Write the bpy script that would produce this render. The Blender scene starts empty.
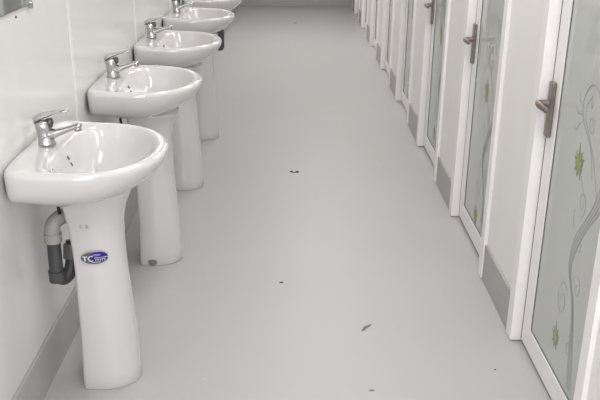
import bpy, bmesh, math, random
from mathutils import Vector, Matrix
random.seed(4)
S = bpy.context.scene
COL = S.collection
PI = math.pi

# ------------------------------------------------------------------ materials
def mat(name, col, rough=0.5, metal=0.0, coat=0.0, noise=None, bump=None, spec=0.5):
    m = bpy.data.materials.new(name); m.use_nodes = True
    nt = m.node_tree; b = nt.nodes['Principled BSDF']
    b.inputs['Base Color'].default_value = (*col, 1)
    b.inputs['Roughness'].default_value = rough
    b.inputs['Metallic'].default_value = metal
    b.inputs['Coat Weight'].default_value = coat
    b.inputs['Coat Roughness'].default_value = 0.05
    b.inputs['Specular IOR Level'].default_value = spec
    tc = nt.nodes.new('ShaderNodeTexCoord')
    if noise:
        sc, amt, col2 = noise
        n = nt.nodes.new('ShaderNodeTexNoise'); n.inputs['Scale'].default_value = sc
        n.inputs['Detail'].default_value = 4
        r = nt.nodes.new('ShaderNodeValToRGB')
        r.color_ramp.elements[0].position = 0.35; r.color_ramp.elements[1].position = 0.7
        r.color_ramp.elements[0].color = (*col, 1)
        r.color_ramp.elements[1].color = (*[c + (d - c) * amt for c, d in zip(col, col2)], 1)
        nt.links.new(tc.outputs['Object'], n.inputs['Vector'])
        nt.links.new(n.outputs['Fac'], r.inputs['Fac'])
        nt.links.new(r.outputs['Color'], b.inputs['Base Color'])
    if bump:
        sc, st = bump
        n = nt.nodes.new('ShaderNodeTexNoise'); n.inputs['Scale'].default_value = sc
        bp = nt.nodes.new('ShaderNodeBump'); bp.inputs['Strength'].default_value = st
        bp.inputs['Distance'].default_value = 0.01
        nt.links.new(tc.outputs['Object'], n.inputs['Vector'])
        nt.links.new(n.outputs['Fac'], bp.inputs['Height'])
        nt.links.new(bp.outputs['Normal'], b.inputs['Normal'])
    return m

M = {}
M['ceramic'] = mat('white_ceramic', (0.60, 0.585, 0.578), 0.12, coat=0.7, noise=(3, .15, (.575, .565, .56)))
M['chrome'] = mat('chrome', (0.52, 0.52, 0.52), 0.12, metal=1.0, bump=(40, .03))
M['chrome_dark'] = mat('dark_chrome', (0.10, 0.10, 0.10), 0.3, metal=.6)
M['wall'] = mat('wall_panel', (0.70, 0.685, 0.672), 0.18, noise=(1.2, .3, (.675, .665, .66)), bump=(2.5, .05))
M['seam'] = mat('seam_strip', (0.78, 0.77, 0.76), 0.2)
M['skirt'] = mat('grey_skirting', (0.40, 0.392, 0.395), 0.42, noise=(5, .3, (.45, .44, .44)))
M['floor'] = mat('grey_floor', (0.448, 0.440, 0.434), 0.42, noise=(1.4, .35, (.49, .481, .475)), bump=(9, .05), spec=.45)
M['panel'] = mat('cubicle_panel', (0.86, 0.842, 0.825), 0.42, noise=(2, .25, (.88, .862, .85)))
M['post'] = mat('white_post', (0.90, 0.878, 0.865), 0.38, noise=(6, .2, (.87, .85, .84)))
M['bronze'] = mat('bronze_handle', (0.215, 0.175, 0.16), 0.35, metal=.55, noise=(60, .5, (.36, .30, .28)))
M['gasket'] = mat('gasket_and_gap_shade', (0.16, 0.16, 0.155), 0.7)  # gasket colour, also used for the painted shade in the door gap
M['pipe_grey'] = mat('grey_pvc', (0.36, 0.345, 0.325), 0.5, noise=(30, .4, (.28, .26, .25)))
M['pipe_dark'] = mat('dark_pvc', (0.050, 0.050, 0.055), 0.45, noise=(30, .4, (.09, .09, .09)))
M['pipe_mid'] = mat('mid_grey_pvc', (0.14, 0.135, 0.13), 0.5, noise=(30, .4, (.09, .09, .09)))
M['black'] = mat('black_rubber', (0.02, 0.02, 0.02), 0.6)
M['mirror'] = mat('mirror_silver', (0.60, 0.64, 0.62), 0.03, metal=1.0)
M['mirror_edge'] = mat('mirror_edge', (0.10, 0.11, 0.11), 0.3)
M['leaf'] = mat('green_print', (0.36, 0.42, 0.11), 0.5, noise=(60, .5, (.45, .50, .13)))
M['petal'] = mat('grey_green_print', (0.24, 0.29, 0.20), 0.5, noise=(60, .5, (.33, .38, .25)))
M['vine'] = mat('grey_print', (0.34, 0.36, 0.345), 0.5)
M['blue'] = mat('sticker_blue', (0.03, 0.02, 0.20), 0.45, spec=.2)
M['silver'] = mat('sticker_silver', (0.13, 0.125, 0.125), 0.3, metal=.3)
M['swhite'] = mat('sticker_white', (0.72, 0.72, 0.76), 0.3)
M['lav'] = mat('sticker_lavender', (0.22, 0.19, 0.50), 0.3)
M['stain'] = mat('grime', (0.22, 0.205, 0.185), 0.7, noise=(60, .5, (.12, .11, .1)))
M['pencil'] = mat('pencil_mark', (0.25, 0.24, 0.24), 0.7)
M['crumb'] = mat('dark_debris', (0.05, 0.045, 0.04), 0.7)
M['pale'] = mat('pale_scuff', (0.52, 0.51, 0.49), 0.5)
M['ceil'] = mat('ceiling_white', (0.82, 0.82, 0.80), 0.8)

def frosted():
    m = bpy.data.materials.new('frosted_glass'); m.use_nodes = True
    nt = m.node_tree; nt.nodes.clear()
    out = nt.nodes.new('ShaderNodeOutputMaterial')
    tc = nt.nodes.new('ShaderNodeTexCoord')
    n = nt.nodes.new('ShaderNodeTexNoise'); n.inputs['Scale'].default_value = 3
    nt.links.new(tc.outputs['Object'], n.inputs['Vector'])
    ramp = nt.nodes.new('ShaderNodeValToRGB')
    ramp.color_ramp.elements[0].color = (0.86, 0.89, 0.85, 1)
    ramp.color_ramp.elements[1].color = (0.89, 0.91, 0.88, 1)
    nt.links.new(n.outputs['Fac'], ramp.inputs['Fac'])
    dif = nt.nodes.new('ShaderNodeBsdfDiffuse'); nt.links.new(ramp.outputs['Color'], dif.inputs['Color'])
    tr = nt.nodes.new('ShaderNodeBsdfTranslucent'); tr.inputs['Color'].default_value = (.86, .90, .88, 1)
    m1 = nt.nodes.new('ShaderNodeMixShader'); m1.inputs[0].default_value = 0.05
    nt.links.new(dif.outputs[0], m1.inputs[1]); nt.links.new(tr.outputs[0], m1.inputs[2])
    rf = nt.nodes.new('ShaderNodeBsdfRefraction'); rf.inputs['IOR'].default_value = 1.03
    rf.inputs['Roughness'].default_value = 0.13; rf.inputs['Color'].default_value = (.90, .95, .92, 1)
    m2 = nt.nodes.new('ShaderNodeMixShader'); m2.inputs[0].default_value = 0.32
    nt.links.new(m1.outputs[0], m2.inputs[1]); nt.links.new(rf.outputs[0], m2.inputs[2])
    gl = nt.nodes.new('ShaderNodeBsdfGlossy'); gl.inputs['Roughness'].default_value = 0.03
    fr = nt.nodes.new('ShaderNodeFresnel'); fr.inputs['IOR'].default_value = 1.45
    m3 = nt.nodes.new('ShaderNodeMixShader')
    nt.links.new(fr.outputs[0], m3.inputs[0]); nt.links.new(m2.outputs[0], m3.inputs[1]); nt.links.new(gl.outputs[0], m3.inputs[2])
    nt.links.new(m3.outputs[0], out.inputs['Surface'])
    return m
M['glass'] = frosted()

def emis(name, col, st):
    m = bpy.data.materials.new(name); m.use_nodes = True
    b = m.node_tree.nodes['Principled BSDF']
    b.inputs['Emission Color'].default_value = (*col, 1); b.inputs['Emission Strength'].default_value = st
    b.inputs['Base Color'].default_value = (*col, 1)
    return m
M['lamp'] = emis('lamp_diffuser', (1, .98, .95), 3.0)
M['daylight'] = emis('daylight_pane', (.92, .96, 1.0), 2.0)

# ------------------------------------------------------------------ helpers
def empty(name, loc, label=None, cat=None, group=None):
    o = bpy.data.objects.new(name, None); COL.objects.link(o); o.location = loc
    o.empty_display_size = .1
    tag(o, label, cat, group); return o
def tag(o, label=None, cat=None, group=None, kind=None):
    if label: o['label'] = label
    if cat: o['category'] = cat
    if group: o['group'] = group
    if kind: o['kind'] = kind
    return o
def obj(name, bm, m, parent=None, smooth=False, bevel=0, subd=0, label=None):
    me = bpy.data.meshes.new(name)
    bmesh.ops.recalc_face_normals(bm, faces=bm.faces[:])
    bm.to_mesh(me); bm.free()
    ms = m if isinstance(m, (list, tuple)) else [m]
    for x in ms: me.materials.append(x)
    if smooth:
        for p in me.polygons: p.use_smooth = True
    o = bpy.data.objects.new(name, me); COL.objects.link(o)
    if parent: o.parent = parent
    if bevel:
        b = o.modifiers.new('bevel', 'BEVEL'); b.width = bevel; b.segments = 2; b.limit_method = 'ANGLE'
    if subd:
        s = o.modifiers.new('subd', 'SUBSURF'); s.levels = subd; s.render_levels = subd
    if label: o['label'] = label
    return o
def box(bm, x0, x1, y0, y1, z0, z1, mi=0):
    v = [bm.verts.new((x, y, z)) for x in (x0, x1) for y in (y0, y1) for z in (z0, z1)]
    for f in ((0,1,3,2),(4,6,7,5),(0,4,5,1),(2,3,7,6),(0,2,6,4),(1,5,7,3)):
        fc = bm.faces.new([v[i] for i in f]); fc.material_index = mi
    return bm
def B(*a):
    return box(bmesh.new(), *a)
def loft(bm, rings, cap0=True, cap1=True):
    rs = [[bm.verts.new(p) for p in r] for r in rings]
    for a, b in zip(rs, rs[1:]):
        n = len(a)
        for i in range(n):
            bm.faces.new((a[i], a[(i+1) % n], b[(i+1) % n], b[i]))
    if cap0: bm.faces.new(rs[0][::-1])
    if cap1: bm.faces.new(rs[-1])
    return bm
def tube(bm, pts, rads, n=16, ref=None, cap=True):
    """tube along pts; rads: number or (a,b) half axes (a along ref side, b other)"""
    pts = [Vector(p) for p in pts]; rings = []
    ref = Vector(ref) if ref else None
    prev = None
    for i, p in enumerate(pts):
        t = (pts[min(i+1, len(pts)-1)] - pts[max(i-1, 0)]).normalized()
        if ref is not None: s = ref - t * ref.dot(t)
        elif prev is None:
            h = Vector((0, 0, 1)) if abs(t.z) < .8 else Vector((1, 0, 0)); s = h - t * h.dot(t)
        else: s = prev - t * prev.dot(t)
        s.normalize(); prev = s; u = t.cross(s)
        r = rads[i] if isinstance(rads, list) else rads
        a, b = r if isinstance(r, tuple) else (r, r)
        rings.append([p + s*a*math.cos(k*2*PI/n) + u*b*math.sin(k*2*PI/n) for k in range(n)])
    return loft(bm, rings, cap, cap)
def spline(ctrl, n=8):
    P = [Vector(c) for c in ctrl]; P = [P[0]*2-P[1]] + P + [P[-1]*2-P[-2]]
    out = []
    for i in range(1, len(P)-2):
        for k in range(n):
            t = k/n; a, b, c, d = P[i-1:i+3]
            out.append(0.5*((2*b)+(c-a)*t+(2*a-5*b+4*c-d)*t*t+(3*b-a-3*c+d)*t**3))
    out.append(P[-2]); return out
def dup(root, loc, label=None, parent=None):
    r = root.copy(); COL.objects.link(r)
    if parent is None: r.location = loc
    else: r.parent = parent
    if label: r['label'] = label
    for ch in list(root.children): dup(ch, None, None, r)
    return r

# ------------------------------------------------------------------ dimensions
XL, XR = -0.80, 0.797          # left wall, face of the cubicle posts
Y_BACK, Y_NEAR, ZC = 11.76, -1.7, 2.9
XS = 2.05                      # rear wall of the cubicles
HP = 2.15                      # cubicle height

# ------------------------------------------------------------------ room shell
def struct(name, bm, m, **k):
    return tag(obj(name, bm, m, **k), kind='structure')
struct('floor', B(XL-.1, XS+.1, Y_NEAR-.1, Y_BACK+.1, -.1, 0), M['floor'])
struct('ceiling', B(XL-.1, XS+.1, Y_NEAR-.1, Y_BACK+.1, ZC, ZC+.1), M['ceil'])
wl = struct('wall_left', B(XL-.1, XL, Y_NEAR, Y_BACK, 0, ZC), M['wall'])
for k in range(-3, 8):
    y = 2.925 + 1.21*k
    obj('panel_joint', B(XL-.001, XL+.002, y-.014, y+.014, .161, ZC-.001), M['seam'], wl, bevel=.001, label='raised vertical joint strip')
struct('wall_back', B(XL-.1, XS+.1, Y_BACK, Y_BACK+.1, 0, ZC), M['wall'])
struct('wall_right', B(XS, XS+.1, Y_NEAR, Y_BACK, 0, ZC), M['wall'])
# near wall with a window opening behind the camera
bm = bmesh.new()
wy0, wy1 = Y_NEAR-.1, Y_NEAR
wx0, wx1, wz0, wz1 = -.25, 1.45, 1.0, 2.5
box(bm, XL-.1, wx0, wy0, wy1, 0, ZC); box(bm, wx1, XS+.1, wy0, wy1, 0, ZC)
box(bm, wx0, wx1, wy0, wy1, 0, wz0); box(bm, wx0, wx1, wy0, wy1, wz1, ZC)
struct('wall_front', bm, M['wall'])
bm = bmesh.new()
box(bm, wx0, wx0+.05, wy0+.02, wy1-.02, wz0, wz1); box(bm, wx1-.05, wx1, wy0+.02, wy1-.02, wz0, wz1)
box(bm, wx0+.05, wx1-.05, wy0+.02, wy1-.02, wz0, wz0+.05); box(bm, wx0+.05, wx1-.05, wy0+.02, wy1-.02, wz1-.05, wz1)
box(bm, .575, .625, wy0+.02, wy1-.02, wz0+.05, wz1-.05)
win = struct('window_1', bm, M['post'])
obj('pane', B(wx0+.05, wx1-.05, wy0+.04, wy0+.05, wz0+.05, wz1-.05), M['daylight'], win)
struct('baseboard_left', B(XL, XL+.010, Y_NEAR, Y_BACK, 0, .160), M['skirt'], bevel=.003)
struct('baseboard_back', B(XL+.01, XS, Y_BACK-.012, Y_BACK, 0, .168), M['skirt'], bevel=.003)

# ------------------------------------------------------------------ washbasins
def outline(uc, hb, uf, ub, N, pf=2.15, pb=8.0, taper=.10):
    pts = []
    for k in range(N):
        a = 2*PI*k/N; c, s = math.cos(a), math.sin(a)
        if s >= 0:
            v = hb*math.copysign(abs(c)**(2/pf), c); u = uc + (uf-uc)*abs(s)**(2/pf)
        else:
            d = abs(s)**(2/pb); u = uc - (uc-ub)*d
            v = hb*math.copysign(abs(c)**(2/pb), c)
            v *= 1 - taper*((uc-u)/max(uc, .01))**1.6
        pts.append((u, v))
    return pts
def make_basin_mesh():
    N = 72; rings = []
    def ring(z, uc, hb, uf, ub, pb=8.0, taper=.10, deck=0.0, lift=0.0):
        r = []
        for u, v in outline(uc, hb, uf, ub, N, pb=pb, taper=taper):
            zz = z
            t = max(0, min(1, (.15-u)/.11)); zz += deck*t*t*(3-2*t)
            t = max(0, min(1, (u-.12)/.24)); zz += lift*t*t
            r.append((u, v, zz))
        rings.append(r)
    # underside, apron, rim, bowl
    ring(.655, .10, .060, .165, .030, taper=.03)
    ring(.668, .12, .120, .225, .004, taper=.03)
    ring(.682, .13, .190, .295, .000, lift=.008, taper=-.03, deck=.014)
    ring(.698, .14, .238, .350, .000, lift=.016, taper=-.05, deck=.012)
    ring(.728, .14, .266, .389, .000, lift=.012, taper=-.02)
    ring(.760, .14, .277, .411, .000, lift=.006, taper=.01)
    ring(.786, .14, .281, .420, .000, deck=.004, taper=.01)
    ring(.797, .14, .279, .419, .001, deck=.006, taper=.012)
    ring(.8035, .14, .272, .412, .006, deck=.007, taper=.02)
    ring(.8055, .15, .262, .402, .016, deck=.007, taper=.02)
    ring(.8045, .20, .247, .387, .095, pb=3.6, taper=.02, deck=.005)
    ring(.800, .20, .240, .380, .103, pb=3.2, taper=0, deck=.002)
    ring(.788, .20, .233, .373, .109, pb=3.0, taper=0)
    ring(.755, .20, .215, .354, .124, pb=2.8, taper=0)
    ring(.715, .20, .178, .318, .142, pb=2.6, taper=0)
    ring(.692, .20, .120, .275, .162, pb=2.3, taper=0)
    ring(.682, .21, .050, .240, .185, pb=2.0, taper=0)
    ring(.680, .21, .022, .232, .195, pb=2.0, taper=0)
    return loft(bmesh.new(), rings)
def make_sink(label, pedestal=True):
    t = empty('pedestal_washbasin', (0, 0, 0), label, 'washbasin', 'white washbasins along the left wall')
    obj('basin', make_basin_mesh(), M['ceramic'], t, smooth=True, subd=1)
    # overflow slots and waste
    bm = bmesh.new()
    for z in (.768, .748):
        tube(bm, [(.1095+(.788-z)*.38, -.006, z+.006), (.1095+(.788-z)*.38+.0045, -.006, z-.005)], .0033, 10)
    obj('overflow_slot', bm, M['gasket'], t)
    bm = bmesh.new(); tube(bm, [(.214, 0, .679), (.214, 0, .685), (.214, 0, .6855)], [.026, .026, .018], 24)
    obj('drain_ring', bm, M['chrome'], t, smooth=True)
    # faucet
    fz, fu = .8105, .060
    def F(u, v, z): return (fu+u, v-.006, fz+z*.93)
    bm = bmesh.new()
    tube(bm, [F(0, 0, 0), F(0, 0, .006), F(-.001, 0, .012), F(-.003, 0, .035), F(-.006, 0, .058), F(-.009, 0, .074), F(-.010, 0, .080)],
         [.0265, .0265, .0235, .0225, .023, .0215, .017], 24)
    tube(bm, [F(-.004, 0, .036), F(.014, 0, .034), F(.034, 0, .040), F(.058, 0, .049), F(.082, 0, .058), F(.098, 0, .063), F(.106, 0, .065)],
         [(.017, .019), (.019, .019), (.0125, .016), (.0095, .014), (.0085, .0135), (.009, .0135), (.006, .010)], 20, ref=(0, 0, 1))
    fau = obj('faucet', bm, M['chrome'], t, smooth=True)
    bm = bmesh.new(); tube(bm, [F(.095, 0, .062), F(.097, 0, .046), F(.0972, 0, .0455)], [.0105, .0105, .007], 16)
    obj('aerator', bm, M['chrome'], fau, smooth=True)
    bm = bmesh.new(); tube(bm, [F(.010, 0, .062), F(.014, 0, .074), F(.013, 0, .086)], [.012, .012, .010], 16)
    obj('cartridge_cap', bm, M['chrome_dark'], fau, smooth=True)
    bm = bmesh.new()
    tube(bm, [F(-.030, 0, .072), F(-.026, 0, .084), F(-.010, 0, .094), F(.012, 0, .101), F(.034, 0, .107), F(.054, 0, .111), F(.067, 0, .112), F(.072, 0, .1115)],
         [(.004, .014), (.010, .022), (.010, .022), (.0075, .0185), (.0055, .015), (.005, .0135), (.0045, .012), (.0025, .007)], 20, ref=(0, 0, 1))
    obj('lever', bm, M['chrome'], fau, smooth=True)
    # pedestal: open-backed horseshoe column
    if pedestal:
        rings = []; N = 40
        for z, hv, uf, ub in [(0, .092, .292, .120), (.004, .094, .296, .118), (.05, .093, .294, .118), (.2, .089, .287, .122), (.4, .085, .272, .122), (.50, .086, .268, .119),
                              (.57, .090, .270, .113), (.62, .097, .280, .106), (.66, .112, .298, .10), (.675, .12, .305, .10)]:
            r = []
            for k in range(N):
                a = 2*PI*k/N; c, s = math.cos(a), math.sin(a)
                uc = ub+(uf-ub)*.30
                if s >= 0: v = hv*math.copysign(abs(c)**.95, c); u = uc+(uf-uc)*abs(s)**.95
                else: v = hv*math.copysign(abs(c)**.2, c)*(1-.06*abs(s)); u = uc-(uc-ub)*abs(s)**.2
                r.append((u, v, z))
            rings.append(r)
        ped = obj('pedestal', loft(bmesh.new(), rings), M['ceramic'], t, smooth=True)
    # waste trap
    if pedestal:
        TZ = -.018
        tp = obj('drain_trap', tube(bmesh.new(), spline([(.072, -.055, .555), (.072, -.055, .50), (.072, -.055, .45), (.074, -.050, .415), (.088, -.035, .398), (.103, -.010, .415), (.105, .02, .46), (.105, .03, .50)], 5), .021, 18), M['pipe_dark'], t, smooth=True, label='dark grey plastic trap bend')
        bm = tube(bmesh.new(), spline([(.072, -.055, .535), (.072, -.055, .565), (.075, -.052, .588), (.092, -.03, .603), (.11, -.005, .598), (.108, .02, .585)], 5), .0235, 18)
        obj('elbow', bm, M['pipe_grey'], tp, smooth=True, label='pale grey plastic elbow')
        bm = tube(bmesh.new(), [(.072, -.055, .532), (.072, -.055, .56)], .0265, 20)
        obj('collar', bm, M['pipe_grey'], tp, smooth=False)
        obj('lower_nut', tube(bmesh.new(), [(.073, -.054, .400), (.072, -.055, .435)], .0255, 20), M['pipe_dark'], tp)
        obj('riser_nut', tube(bmesh.new(), [(.104, .012, .445), (.105, .026, .49)], .0275, 16), M['pipe_mid'], tp)
        tp.location = (-.008, 0, -.018)
        bm = tube(bmesh.new(), spline([(.085, -.045, .70), (.085, -.045, .64), (.088, -.042, .60)], 4), .0055, 10)
        obj('supply_hose', bm, M['black'], t, smooth=True)
    else:
        bm = tube(bmesh.new(), [(.235, 0, .70), (.235, 0, .56), (.235, 0, .555), (.235, 0, .42), (.235, 0, .40)], [.019, .019, .035, .035, .022], 18)
        tube(bm, [(.235, 0, .50), (.12, 0, .50), (0.002, 0, .50)], .017, 14)
        obj('drain_trap', bm, M['pipe_dark'], t, smooth=False, label='black bottle trap left exposed')
    return t
SY, SS = 2.345, 0.9487
proto = make_sink('white pedestal washbasin nearest the camera, with a blue oval sticker on its pedestal')
proto.location = (XL+.002, SY, 0)
labels = ['white pedestal washbasin with a round grimy chip at its pedestal foot, second from the camera',
          'white pedestal washbasin, third from the camera, between the chipped-foot one and the farthest pedestal',
          'white pedestal washbasin, fourth from the camera and the last one standing on a pedestal']
sinks = [proto]
for k in range(3):
    q = dup(proto, (XL+.002, SY+SS*(k+1), 0), labels[k]); sinks.append(q)
    for c in q.children:
        if c.name.startswith('pedestal'): c.location.x = (.016, .008, .010)[k]
[c for c in proto.children if c.name.startswith('pedestal')][0].location.y = .009
s5 = make_sink('wall-hung white washbasin without pedestal, farthest one, its black trap exposed', False)
s5.name = 'wall_washbasin'; s5.location = (XL+.002, SY+SS*4, 0)

# sticker and pencil marks on the nearest pedestal (surface mapped)
ped = [c for c in sinks[0].children if c.name.startswith('pedestal')][0]
def ped_u(v, z):      # front-side surface of pedestal at lateral v, height z
    keys = [(.2, .089, .287, .122), (.4, .085, .272, .122), (.50, .086, .268, .119), (.57, .090, .270, .113), (.62, .097, .280, .106)]
    for a, b in zip(keys, keys[1:]):
        if a[0] <= z <= b[0]:
            t = (z-a[0])/(b[0]-a[0]); hv, uf, ub = [a[i]+(b[i]-a[i])*t for i in (1, 2, 3)]
    return hv, uf, ub
def ped_point(w, z, off):
    """w = arc parameter along the camera-side contour: angle from lateral -v towards the front"""
    hv, uf, ub = ped_u(0, z); uc = ub+(uf-ub)*.30
    if w < 0: return Vector((uc+w*.105, -(hv+off), z))
    a = PI-w; c, s = math.cos(a), math.sin(a)
    v = (hv+off)*math.copysign(abs(c)**.95, c); u = uc+(uf-uc+off)*abs(s)**.95
    return Vector((u, v, z))
SW, SZ = .275, .473
def decal(shape, off, name, m, parent, thick=.0006, cw=SW, cz=SZ):
    """shape: list of convex-ish rings in local (dx [m], dz [m]) triangulated as a fan about its centre"""
    bm = bmesh.new()
    for poly in shape:
        cx = sum(p[0] for p in poly)/len(poly); cy = sum(p[1] for p in poly)/len(poly)
        tri = []
        for lay in (off, off+thick):
            rr = []
            for f in (0.0, .5, 1.0):
                if f == 0: rr.append([bm.verts.new(ped_point(cw+cx/.105, cz+cy, lay))]); continue
                rr.append([bm.verts.new(ped_point(cw+(cx+(p[0]-cx)*f)/.105, cz+cy+(p[1]-cy)*f, lay)) for p in poly])
            tri.append(rr); n = len(poly)
            for i in range(n):
                j = (i+1) % n
                bm.faces.new((rr[0][0], rr[1][i], rr[1][j])); bm.faces.new((rr[1][i], rr[2][i], rr[2][j], rr[1][j]))
        n = len(poly)
        for i in range(n):
            j = (i+1) % n; bm.faces.new((tri[0][2][i], tri[0][2][j], tri[1][2][j], tri[1][2][i]))
    return obj(name, bm, m, parent)
def oval(cx, cy, a, b, n=28, t0=0, t1=2*PI):
    return [(cx+a*math.cos(t0+(t1-t0)*k/n), cy+b*math.sin(t0+(t1-t0)*k/n)) for k in range(n)]
K = 1.0
st = decal([oval(0, 0, .0415, .020)], .0004, 'sticker', M['silver'], sinks[0])
st['label'] = 'oval blue and silver maker sticker'
decal([oval(.012, .003, .028, .0165), [(.0, -.012), (.034, -.010), (.040, 0), (0, 0)]], .0011, 'blue_field', M['blue'], st)
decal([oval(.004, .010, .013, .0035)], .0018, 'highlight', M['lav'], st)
# white lettering: a T, a C and a short word with a line over it
L = []
L.append([(-.036, .007), (-.022, .007), (-.022, .0045), (-.036, .0045)]); L.append([(-.031, .005), (-.0275, .005), (-.0275, -.009), (-.031, -.009)])
for k in range(9):
    a0 = .9+k*.5; a1 = a0+.52; cx, cy, r0, r1 = -.012, -.001, .0095, .0065
    L.append([(cx+r0*math.cos(a0), cy+r0*math.sin(a0)), (cx+r0*math.cos(a1), cy+r0*math.sin(a1)), (cx+r1*math.cos(a1), cy+r1*math.sin(a1)), (cx+r1*math.cos(a0), cy+r1*math.sin(a0))])
L.append([(-.003, .0015), (.039, .0015), (.039, -.0002), (-.003, -.0002)])
x = 0.0
for k in range(5):
    L.append([(x, -.0035), (x+.0016, -.0035), (x+.0016, -.0095), (x, -.0095)])
    L.append([(x, -.0035), (x+.0045, -.0035), (x+.0045, -.0048), (x, -.0048)])
    x += .0068
L.append([(-.012, -.0125), (.016, -.0125), (.016, -.0138), (-.012, -.0138)])
decal(L, .0024, 'sticker_lettering', M['swhite'], st)
Pm = [[(-.012, .004), (-.006, .006), (-.006, .0045), (-.012, .0025)], [(-.008, .005), (-.0065, .005), (-.011, -.005), (-.0125, -.005)], [(-.0125, -.004), (-.005, -.004), (-.005, -.0053), (-.0125, -.0053)],
      [(.004, .005), (.010, .005), (.010, .0037), (.004, .0037)], [(.004, .005), (.0052, .005), (.0052, 0), (.004, 0)], [(.004, .001), (.010, -.001), (.010, -.0025), (.004, -.0003)], [(.003, -.0045), (.010, -.002), (.010, -.0035), (.003, -.006)]]
decal(Pm, .0004, 'pencil_mark', M['pencil'], sinks[0], cw=.10, cz=.580)
# grime chip at the foot of the second pedestal
bm = bmesh.new()
cv, cu = -.098, .150
rs = [[], []]
for j, d in enumerate((0, .0022)):
    for k in range(18):
        a = 2*PI*k/18
        w = .03 + .15*math.cos(a)
        hv, uf, ub = .0937, .2955, .118; uc = ub+(uf-ub)*.30; aa = PI-max(w, 0); c, s = math.cos(aa), math.sin(aa)
        v = (hv+d-.001)*math.copysign(abs(c)**.95, c); u = uc+(uf-uc+d-.001)*abs(s)**.95+min(w, 0)*.12
        rs[j].append((u+.016, v-.001, .016+.015*math.sin(a)*(1+.15*math.sin(3*a))))
loft(bm, rs)
obj('foot_chip', bm, M['stain'], sinks[1], label='round grimy brown chip')

# ------------------------------------------------------------------ mirror
t = empty('wall_mirror', (XL, 2.2, 1.2), 'frameless wall mirror above the nearest washbasin, only its lower corner in view', 'mirror')
obj('mirror_glass', B(.004, .0095, -.32, .30, .005, .80), M['mirror'], t)
obj('mirror_edge', B(.0, .006, -.322, .302, .002, .802), M['mirror_edge'], t)
for y in (-.26, .29):
    bm = B(.0, .013, y-.008, y+.008, -.010, .010); obj('clip', bm, M['chrome'], t, bevel=.002)
bm = tube(bmesh.new(), [(.0, .165, -.018), (.004, .165, -.018)], .0035, 8)
obj('screw', bm, M['chrome_dark'], t)

# ------------------------------------------------------------------ cubicle partitions and doors
PY0, PS, GAP = 2.592, 1.2087, 0.5057
DX = 0.835
def make_partition(label):
    t = empty('cubicle_partition', (XR, 0, 0), label, 'partition', 'white cubicle partitions between the doors')
    d = DX-XR
    # local x from XR, local y from near foot corner
    obj('panel', B(.014, .044, .055, GAP+.002, 0.0, HP), M['panel'], t)
    obj('door_post', B(0, .062, 0, .062, .004, HP), M['post'], t, bevel=.0025)
    obj('door_post', B(0, .062, GAP, GAP+.056, .004, HP), M['post'], t, bevel=.0025)
    bm = box(bmesh.new(), .006, .0135, .064, GAP-.001, 0, .160)
    obj('skirting', bm, M['skirt'], t, bevel=.002, label='grey skirting strip at its foot')
    obj('divider', B(.045, XS-XR-.002, .255, .285, .0, HP-.15), M['panel'], t)
    return t
names = ['nearest', 'second', 'third', 'fourth', 'fifth', 'sixth', 'seventh', 'eighth', 'ninth']
where = ['between the nearest two frosted glass doors', 'between the second and third doors from the camera', 'between the third and fourth doors from the camera',
         'between the fourth and fifth doors from the camera', 'between the fifth and sixth doors from the camera', 'between the sixth and seventh doors from the camera',
         'between the seventh and eighth doors from the camera', 'last one before the far end wall']
pproto = make_partition('white cubicle partition with grey skirting, ' + where[0])
pproto.location.y = PY0
for k in range(1, 8):
    dup(pproto, (XR, PY0+PS*k, 0), 'white cubicle partition with grey skirting, ' + where[k])
dup(pproto, (XR, PY0-PS, 0), 'white cubicle partition at the right edge, in front of the nearest glass door')

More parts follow.
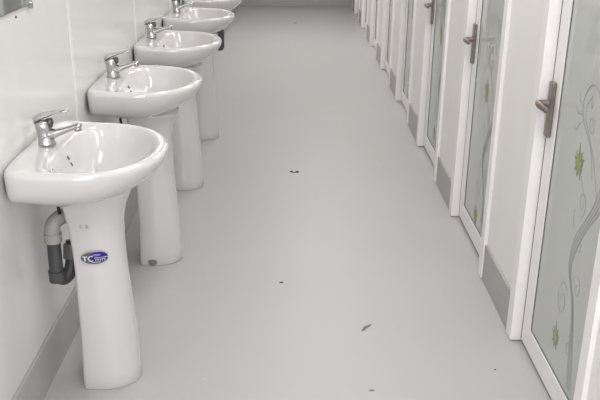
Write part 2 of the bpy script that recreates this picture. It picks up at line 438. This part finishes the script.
# door: local origin at latch-side bottom, extends to -y
DW = PS-GAP-.056-.015
def make_door(label):
    t = empty('cubicle_door', (DX, 0, 0), label, 'door', 'frosted glass cubicle doors on the right')
    z0, z1 = .015, HP-.05; sw = .082
    yo, yi = -.010, -.010-DW
    bm = bmesh.new()
    # mitred frame: outer / inner rectangles extruded
    x0, x1 = 0.0, .034
    O = [(yo, z0), (yi, z0), (yi, z1), (yo, z1)]; I = [(yo-sw, z0+sw), (yi+sw, z0+sw), (yi+sw, z1-sw), (yo-sw, z1-sw)]
    vs = {}
    for x in (x0, x1):
        for nm, R_ in (('o', O), ('i', I)):
            for i, (y, z) in enumerate(R_): vs[(x, nm, i)] = bm.verts.new((x, y, z))
    for i in range(4):
        j = (i+1) % 4
        for x in (x0, x1): bm.faces.new((vs[(x, 'o', i)], vs[(x, 'o', j)], vs[(x, 'i', j)], vs[(x, 'i', i)]))
        for nm in 'oi': bm.faces.new((vs[(x0, nm, i)], vs[(x0, nm, j)], vs[(x1, nm, j)], vs[(x1, nm, i)]))
    obj('door_frame', bm, M['post'], t, bevel=.0018)
    obj('gap_shade', B(.001, .026, yo+.0005, -.0005, z0, z1), M['gasket'], t, label='dark strip painting the shade in the gap')  # dark strip stands in for the shade of the gap beside the post
    gy0, gy1, gz0, gz1 = yo-sw, yi+sw, z0+sw, z1-sw
    bm = bmesh.new(); g = .0035
    box(bm, .003, .012, gy0-g, gy0, gz0, gz1); box(bm, .003, .012, gy1, gy1+g, gz0, gz1)
    box(bm, .003, .012, gy1+g, gy0-g, gz0, gz0+g); box(bm, .003, .012, gy1+g, gy0-g, gz1-g, gz1)
    obj('gasket', bm, M['gasket'], t)
    gl = obj('glass_pane', B(.006, .011, gy1+.001, gy0-.001, gz0+.001, gz1-.001), M['glass'], t)
    # handle (door 1: plate z .79-.965)
    hy = yo-.028; hz = .90
    bm = bmesh.new()
    box(bm, -.014, 0, hy-.019, hy+.019, hz-.112, hz+.070)
    hd = obj('door_handle', bm, M['bronze'], t, bevel=.004, label='bronze lever handle on a long plate')
    bm = tube(bmesh.new(), [(-.004, hy, hz), (-.020, hy, hz), (-.036, hy, hz), (-.048, hy-.003, hz), (-.052, hy-.018, hz), (-.052, hy-.05, hz), (-.050, hy-.09, hz), (-.048, hy-.100, hz)],
              [(.015, .015), (.011, .011), (.011, .011), (.012, .012), (.012, .009), (.011, .007), (.010, .006), (.006, .004)], 16, ref=(0, 0, 1))
    obj('lever', bm, M['bronze'], hd, smooth=True)
    bm = bmesh.new(); box(bm, .034, .043, hy-.017, hy+.017, hz-.108, hz+.078)
    tube(bm, [(.040, hy, hz), (.075, hy, hz), (.086, hy-.006, hz), (.088, hy-.03, hz), (.086, hy-.10, hz)], [.012, .011, .011, .010, .008], 12)
    obj('inner_handle', bm, M['bronze'], t, label='bronze handle on the inside')
    # printed pattern on the glass; coordinates = distance s from latch edge (m), height z
    X0 = .0056
    def P(s, z, off=0): return (X0-off, -s, z)
    def ribbon(bm, pts, w):
        q = spline([(0, -s, z) for s, z in pts], 10)
        lay = []
        n = len(q)
        for i, p in enumerate(q):
            tt = (q[min(i+1, n-1)]-q[max(i-1, 0)]).normalized(); nn = Vector((0, -tt.z, tt.y))
            ww = w*(.35+.65*math.sin(PI*min(1, max(0, (i+.5)/n))))
            lay.append([bm.verts.new((X0-dx, p.y+nn.y*ww*sg, p.z+nn.z*ww*sg)) for dx in (0, .0004) for sg in (-1, 1)])
        for a, b in zip(lay, lay[1:]):
            for i, j in ((0, 1), (1, 3), (3, 2), (2, 0)): bm.faces.new((a[i], a[j], b[j], b[i]))
    def spiral(cs, cz, r, turns, a0, sgn=1, ex=1.3):
        return [(cs+r*(1-k/14*.85)*math.cos(a0+sgn*turns*2*PI*k/14), cz+ex*r*(1-k/14*.85)*math.sin(a0+sgn*turns*2*PI*k/14)) for k in range(15)]
    o = 2.592   # latch-edge position of the nearest door in room coordinates
    def C(y, z): return (o-y, z)
    bm = bmesh.new()
    # bundle of stems sweeping up the middle of the door
    for k in range(4):
        e = k*.013
        ribbon(bm, [C(2.12-e, .12), C(2.14-e*.8, .25), C(2.17-e*.4, .38), C(2.235-e*.6, .47), C(2.225-e, .56), C(2.17-e, .64), C(2.11-e*1.2, .72), C(2.08-e*1.2, .82), C(2.10-e*1.5, .95), C(2.09-e*3, 1.10), C(2.04-e*3, 1.30), C(2.10-e*2, 1.5), C(2.2-e, 1.62)], .0021)
    ribbon(bm, [C(2.153, .78), C(2.20, .86), C(2.285, .92), C(2.30, .975), C(2.265, 1.02), C(2.213, 1.03), C(2.17, 1.0), C(2.16, .96)], .0022)
    ribbon(bm, [C(2.10, .74), C(2.17, .84), C(2.26, .92), C(2.27, .965), C(2.235, 1.0)], .0017)
    for cs, cz, r, tn, a0, sg in [(2.215, .925, .026, 1.4, 2.5, 1), (2.235, .975, .014, 1.2, 0, 1), (2.20, .69, .034, 1.5, -1.2, -1), (2.25, .35, .050, 1.5, 2.6, -1), (2.15, .24, .03, 1.4, .6, 1),
                                  (2.15, .44, .032, 1.3, 0, 1), (2.16, 1.10, .03, 1.4, 1, -1), (2.18, 1.3, .04, 1.4, 2, 1), (2.2, 1.6, .06, 1.5, 1, 1), (2.18, .56, .02, 1.2, 1, 1)]:
        ribbon(bm, [C(a, b) for a, b in spiral(cs, cz, r, tn, a0, sg)], .0017)
    ribbon(bm, [C(2.235, .60), C(2.255, .63), C(2.25, .655)], .0014)
    ribbon(bm, [C(2.29, .935), C(2.33, .925), C(2.355, .945)], .0014); ribbon(bm, [C(2.285, .915), C(2.315, .895), C(2.33, .875), C(2.355, .88)], .0014)
    ribbon(bm, [C(2.30, .95), C(2.33, .965), C(2.34, .99)], .0014)
    ribbon(bm, [C(2.27, .79), C(2.22, .74), C(2.19, .71)], .0010)
    obj('vine_print', bm, M['vine'], t, label='grey scrolling vine print')
    # lotus-like flowers
    def flower(cs, cz, r):
        bm = bmesh.new()
        for layer, (sc, n, mi, dx) in enumerate([(1.0, 11, 0, .0007), (.62, 7, 1, .0011)]):
            for k in range(n):
                a = k*2*PI/n+layer*.3
                ln = r*sc*(.62+.42*math.sin(a)**2)*(1 if k % 2 else .84)*(1 if math.sin(a) > -.2 else .88)
                w = r*.12*sc
                d = Vector((0, -math.cos(a)*1.15, math.sin(a))); nn = Vector((0, -math.sin(a), -math.cos(a)*1.15))
                c0 = Vector((0, -cs, cz))
                pl = [c0, c0+d*ln*.55+nn*w, c0+d*ln, c0+d*ln*.55-nn*w]
                v0 = [bm.verts.new((X0-.0003, p.y, p.z)) for p in pl]; v1 = [bm.verts.new((X0-.0003-dx, p.y, p.z)) for p in pl]
                for f in (v0, v1): bm.faces.new(f).material_index = mi
                for i in range(4): bm.faces.new((v0[i], v0[(i+1) % 4], v1[(i+1) % 4], v1[i])).material_index = mi
        obj('flower_print', bm, [M['petal'], M['leaf']], t, label='green flower print')
    flower(o-2.27, .790, .058)
    flower(o-2.262, .212, .050)
    flower(o-2.20, 1.42, .058)
    return t
dlab = ['nearest frosted glass cubicle door, grey vine and green flower print, bronze handle, at the right edge',
        'second frosted glass cubicle door from the camera, bronze handle and its whole lower corner in view',
        'third frosted glass cubicle door from the camera, seen almost edge-on with its handle at the top',
        'fourth frosted glass cubicle door from the camera, a narrow sliver between two white posts',
        'fifth frosted glass cubicle door from the camera, thin sliver of frame in view',
        'sixth frosted glass cubicle door from the camera, thin sliver far down the row',
        'seventh frosted glass cubicle door from the camera, thin sliver near the far wall',
        'eighth and last frosted glass cubicle door, next to the far end wall']
dproto = make_door(dlab[0]); dproto.location.y = PY0
for k in range(1, 8):
    q = dup(dproto, (DX, PY0+PS*k, 0), dlab[k])
    for c in q.children:
        if 'print' in c.name: c.location.z -= (.072, .03, .06, .0, .04, .02, .05)[k-1]

# ------------------------------------------------------------------ debris on the floor
def blob(bm, x, y, r, h, n=9, st=1.0):
    r0 = [(x+r*st*math.cos(k*2*PI/n)*random.uniform(.75, 1.2), y+r*math.sin(k*2*PI/n)*random.uniform(.75, 1.2), .0003) for k in range(n)]
    r1 = [(x+(p[0]-x)*.6, y+(p[1]-y)*.6, h) for p in r0]
    return loft(bm, [r0, r1])
bm = blob(bmesh.new(), -.010, 4.482, .011, .006, st=1.1); blob(bm, .022, 4.480, .010, .006, st=1.2)
blob(bm, .006, 4.472, .006, .003, st=1.4)
tag(obj('debris_clump', bm, M['crumb']), 'small dark twin-lobed clump of dirt in the middle of the floor', 'debris')
tag(obj('debris_speck', blob(bmesh.new(), -.046, 3.05, .006, .003, st=1.5), M['crumb']), 'small dark speck on the floor below the twin-lobed dirt clump', 'debris')
tag(obj('debris_speck', blob(bmesh.new(), .005, 10.2, .014, .004, st=2), M['crumb']), 'faint dark speck on the floor near the far wall', 'debris')
tag(obj('debris_speck', blob(bmesh.new(), .70, 2.40, .004, .002), M['crumb']), 'tiny dark speck on the floor beside the nearest door', 'debris')
bm = bmesh.new(); tube(bm, [(.262, 2.655, .002), (.275, 2.68, .003), (.298, 2.70, .002)], [(.002, .003), (.003, .006), (.0015, .003)], 8)
tag(obj('paint_flake', bm, M['stain']), 'thin curled grey flake on the floor, right of centre near the bottom', 'debris')
bm = blob(bmesh.new(), .265, 2.27, .006, .0012, st=1.6)
tag(obj('paint_flake', bm, M['stain']), 'small grey flake at the bottom edge, nearer the camera than the curled flake', 'debris')
bm = blob(bmesh.new(), -.29, 2.33, .006, .001, st=1.4)
tag(obj('paint_flake', bm, M['pale']), 'small pale flake on the floor right of the nearest pedestal', 'debris')

# ------------------------------------------------------------------ lamps
def make_lamp(y, label, x=0.0):
    t = empty('ceiling_light', (x, y, ZC), label, 'ceiling light', 'ceiling lights along the corridor')
    obj('housing', B(-.32, .32, -.62, .62, -.055, -.001), M['post'], t, bevel=.006)
    obj('diffuser', B(-.30, .30, -.60, .60, -.062, -.055), M['lamp'], t)
for y, nm in [(.4, 'above the camera'), (3.2, 'over the second washbasin'), (6.0, 'over the last washbasin'), (8.8, 'near the far wall')]:
    make_lamp(y, 'added unseen strip light ' + nm, .28)
for y, nm in [(2.2, 'over the nearest cubicles'), (5.4, 'over the middle cubicles'), (8.6, 'over the farthest cubicles')]:
    make_lamp(y, 'added unseen strip light ' + nm, 1.5)  # unseen lamps added to brighten the cubicles behind the glass
def area(name, loc, rot, sx, sy, e, col=(1, 1, 1)):
    d = bpy.data.lights.new(name, 'AREA'); d.shape = 'RECTANGLE'; d.size = sx; d.size_y = sy; d.energy = e; d.color = col
    o = bpy.data.objects.new(name, d); COL.objects.link(o); o.location = loc; o.rotation_euler = rot
    return o
for y, e in [(.4, 28), (3.2, 20), (6.0, 20), (8.8, 44)]:
    area('lamp_light', (.28, y, ZC-.075), (0, 0, 0), .6, 1.2, e, (1, .985, .978))
for y in (2.2, 5.4, 8.6):
    area('cubicle_fill', (1.5, y, ZC-.075), (0, 0, 0), .3, 1.2, 14, (1, .99, .97))  # added fill light for the cubicle interiors
area('window_light', ((wx0+wx1)/2, Y_NEAR+.02, (wz0+wz1)/2), (PI/2, 0, 0), wx1-wx0-.1, wz1-wz0-.1, 70, (.96, .98, 1))

w = bpy.data.worlds.new('world'); S.world = w; w.use_nodes = True
w.node_tree.nodes['Background'].inputs[0].default_value = (.8, .85, .9, 1); w.node_tree.nodes['Background'].inputs[1].default_value = .5

# ------------------------------------------------------------------ camera
f, p, yw, ro, H = 812.6778, 0.3631, 0.0092, 0.0128, 1.5287
cp, sp, cy, sy = math.cos(p), math.sin(p), math.cos(yw), math.sin(yw)
fwd = Vector((sy*cp, cy*cp, -sp)); right = Vector((cy, -sy, 0)); up = right.cross(fwd)
r2 = right*math.cos(ro)+up*math.sin(ro); u2 = up*math.cos(ro)-right*math.sin(ro)
cam = bpy.data.cameras.new('camera'); co = bpy.data.objects.new('camera', cam); COL.objects.link(co)
mw = Matrix((( r2.x, u2.x, -fwd.x, 0), (r2.y, u2.y, -fwd.y, 0), (r2.z, u2.z, -fwd.z, H), (0, 0, 0, 1)))
co.matrix_world = mw
cam.sensor_width = 36; cam.lens = f/600*36; cam.clip_start = .02
S.camera = co
S.view_settings.view_transform = 'Standard'; S.view_settings.look = 'None'
S.view_settings.gamma = 1; S.view_settings.use_curve_mapping = False
S.view_settings.exposure = -0.33
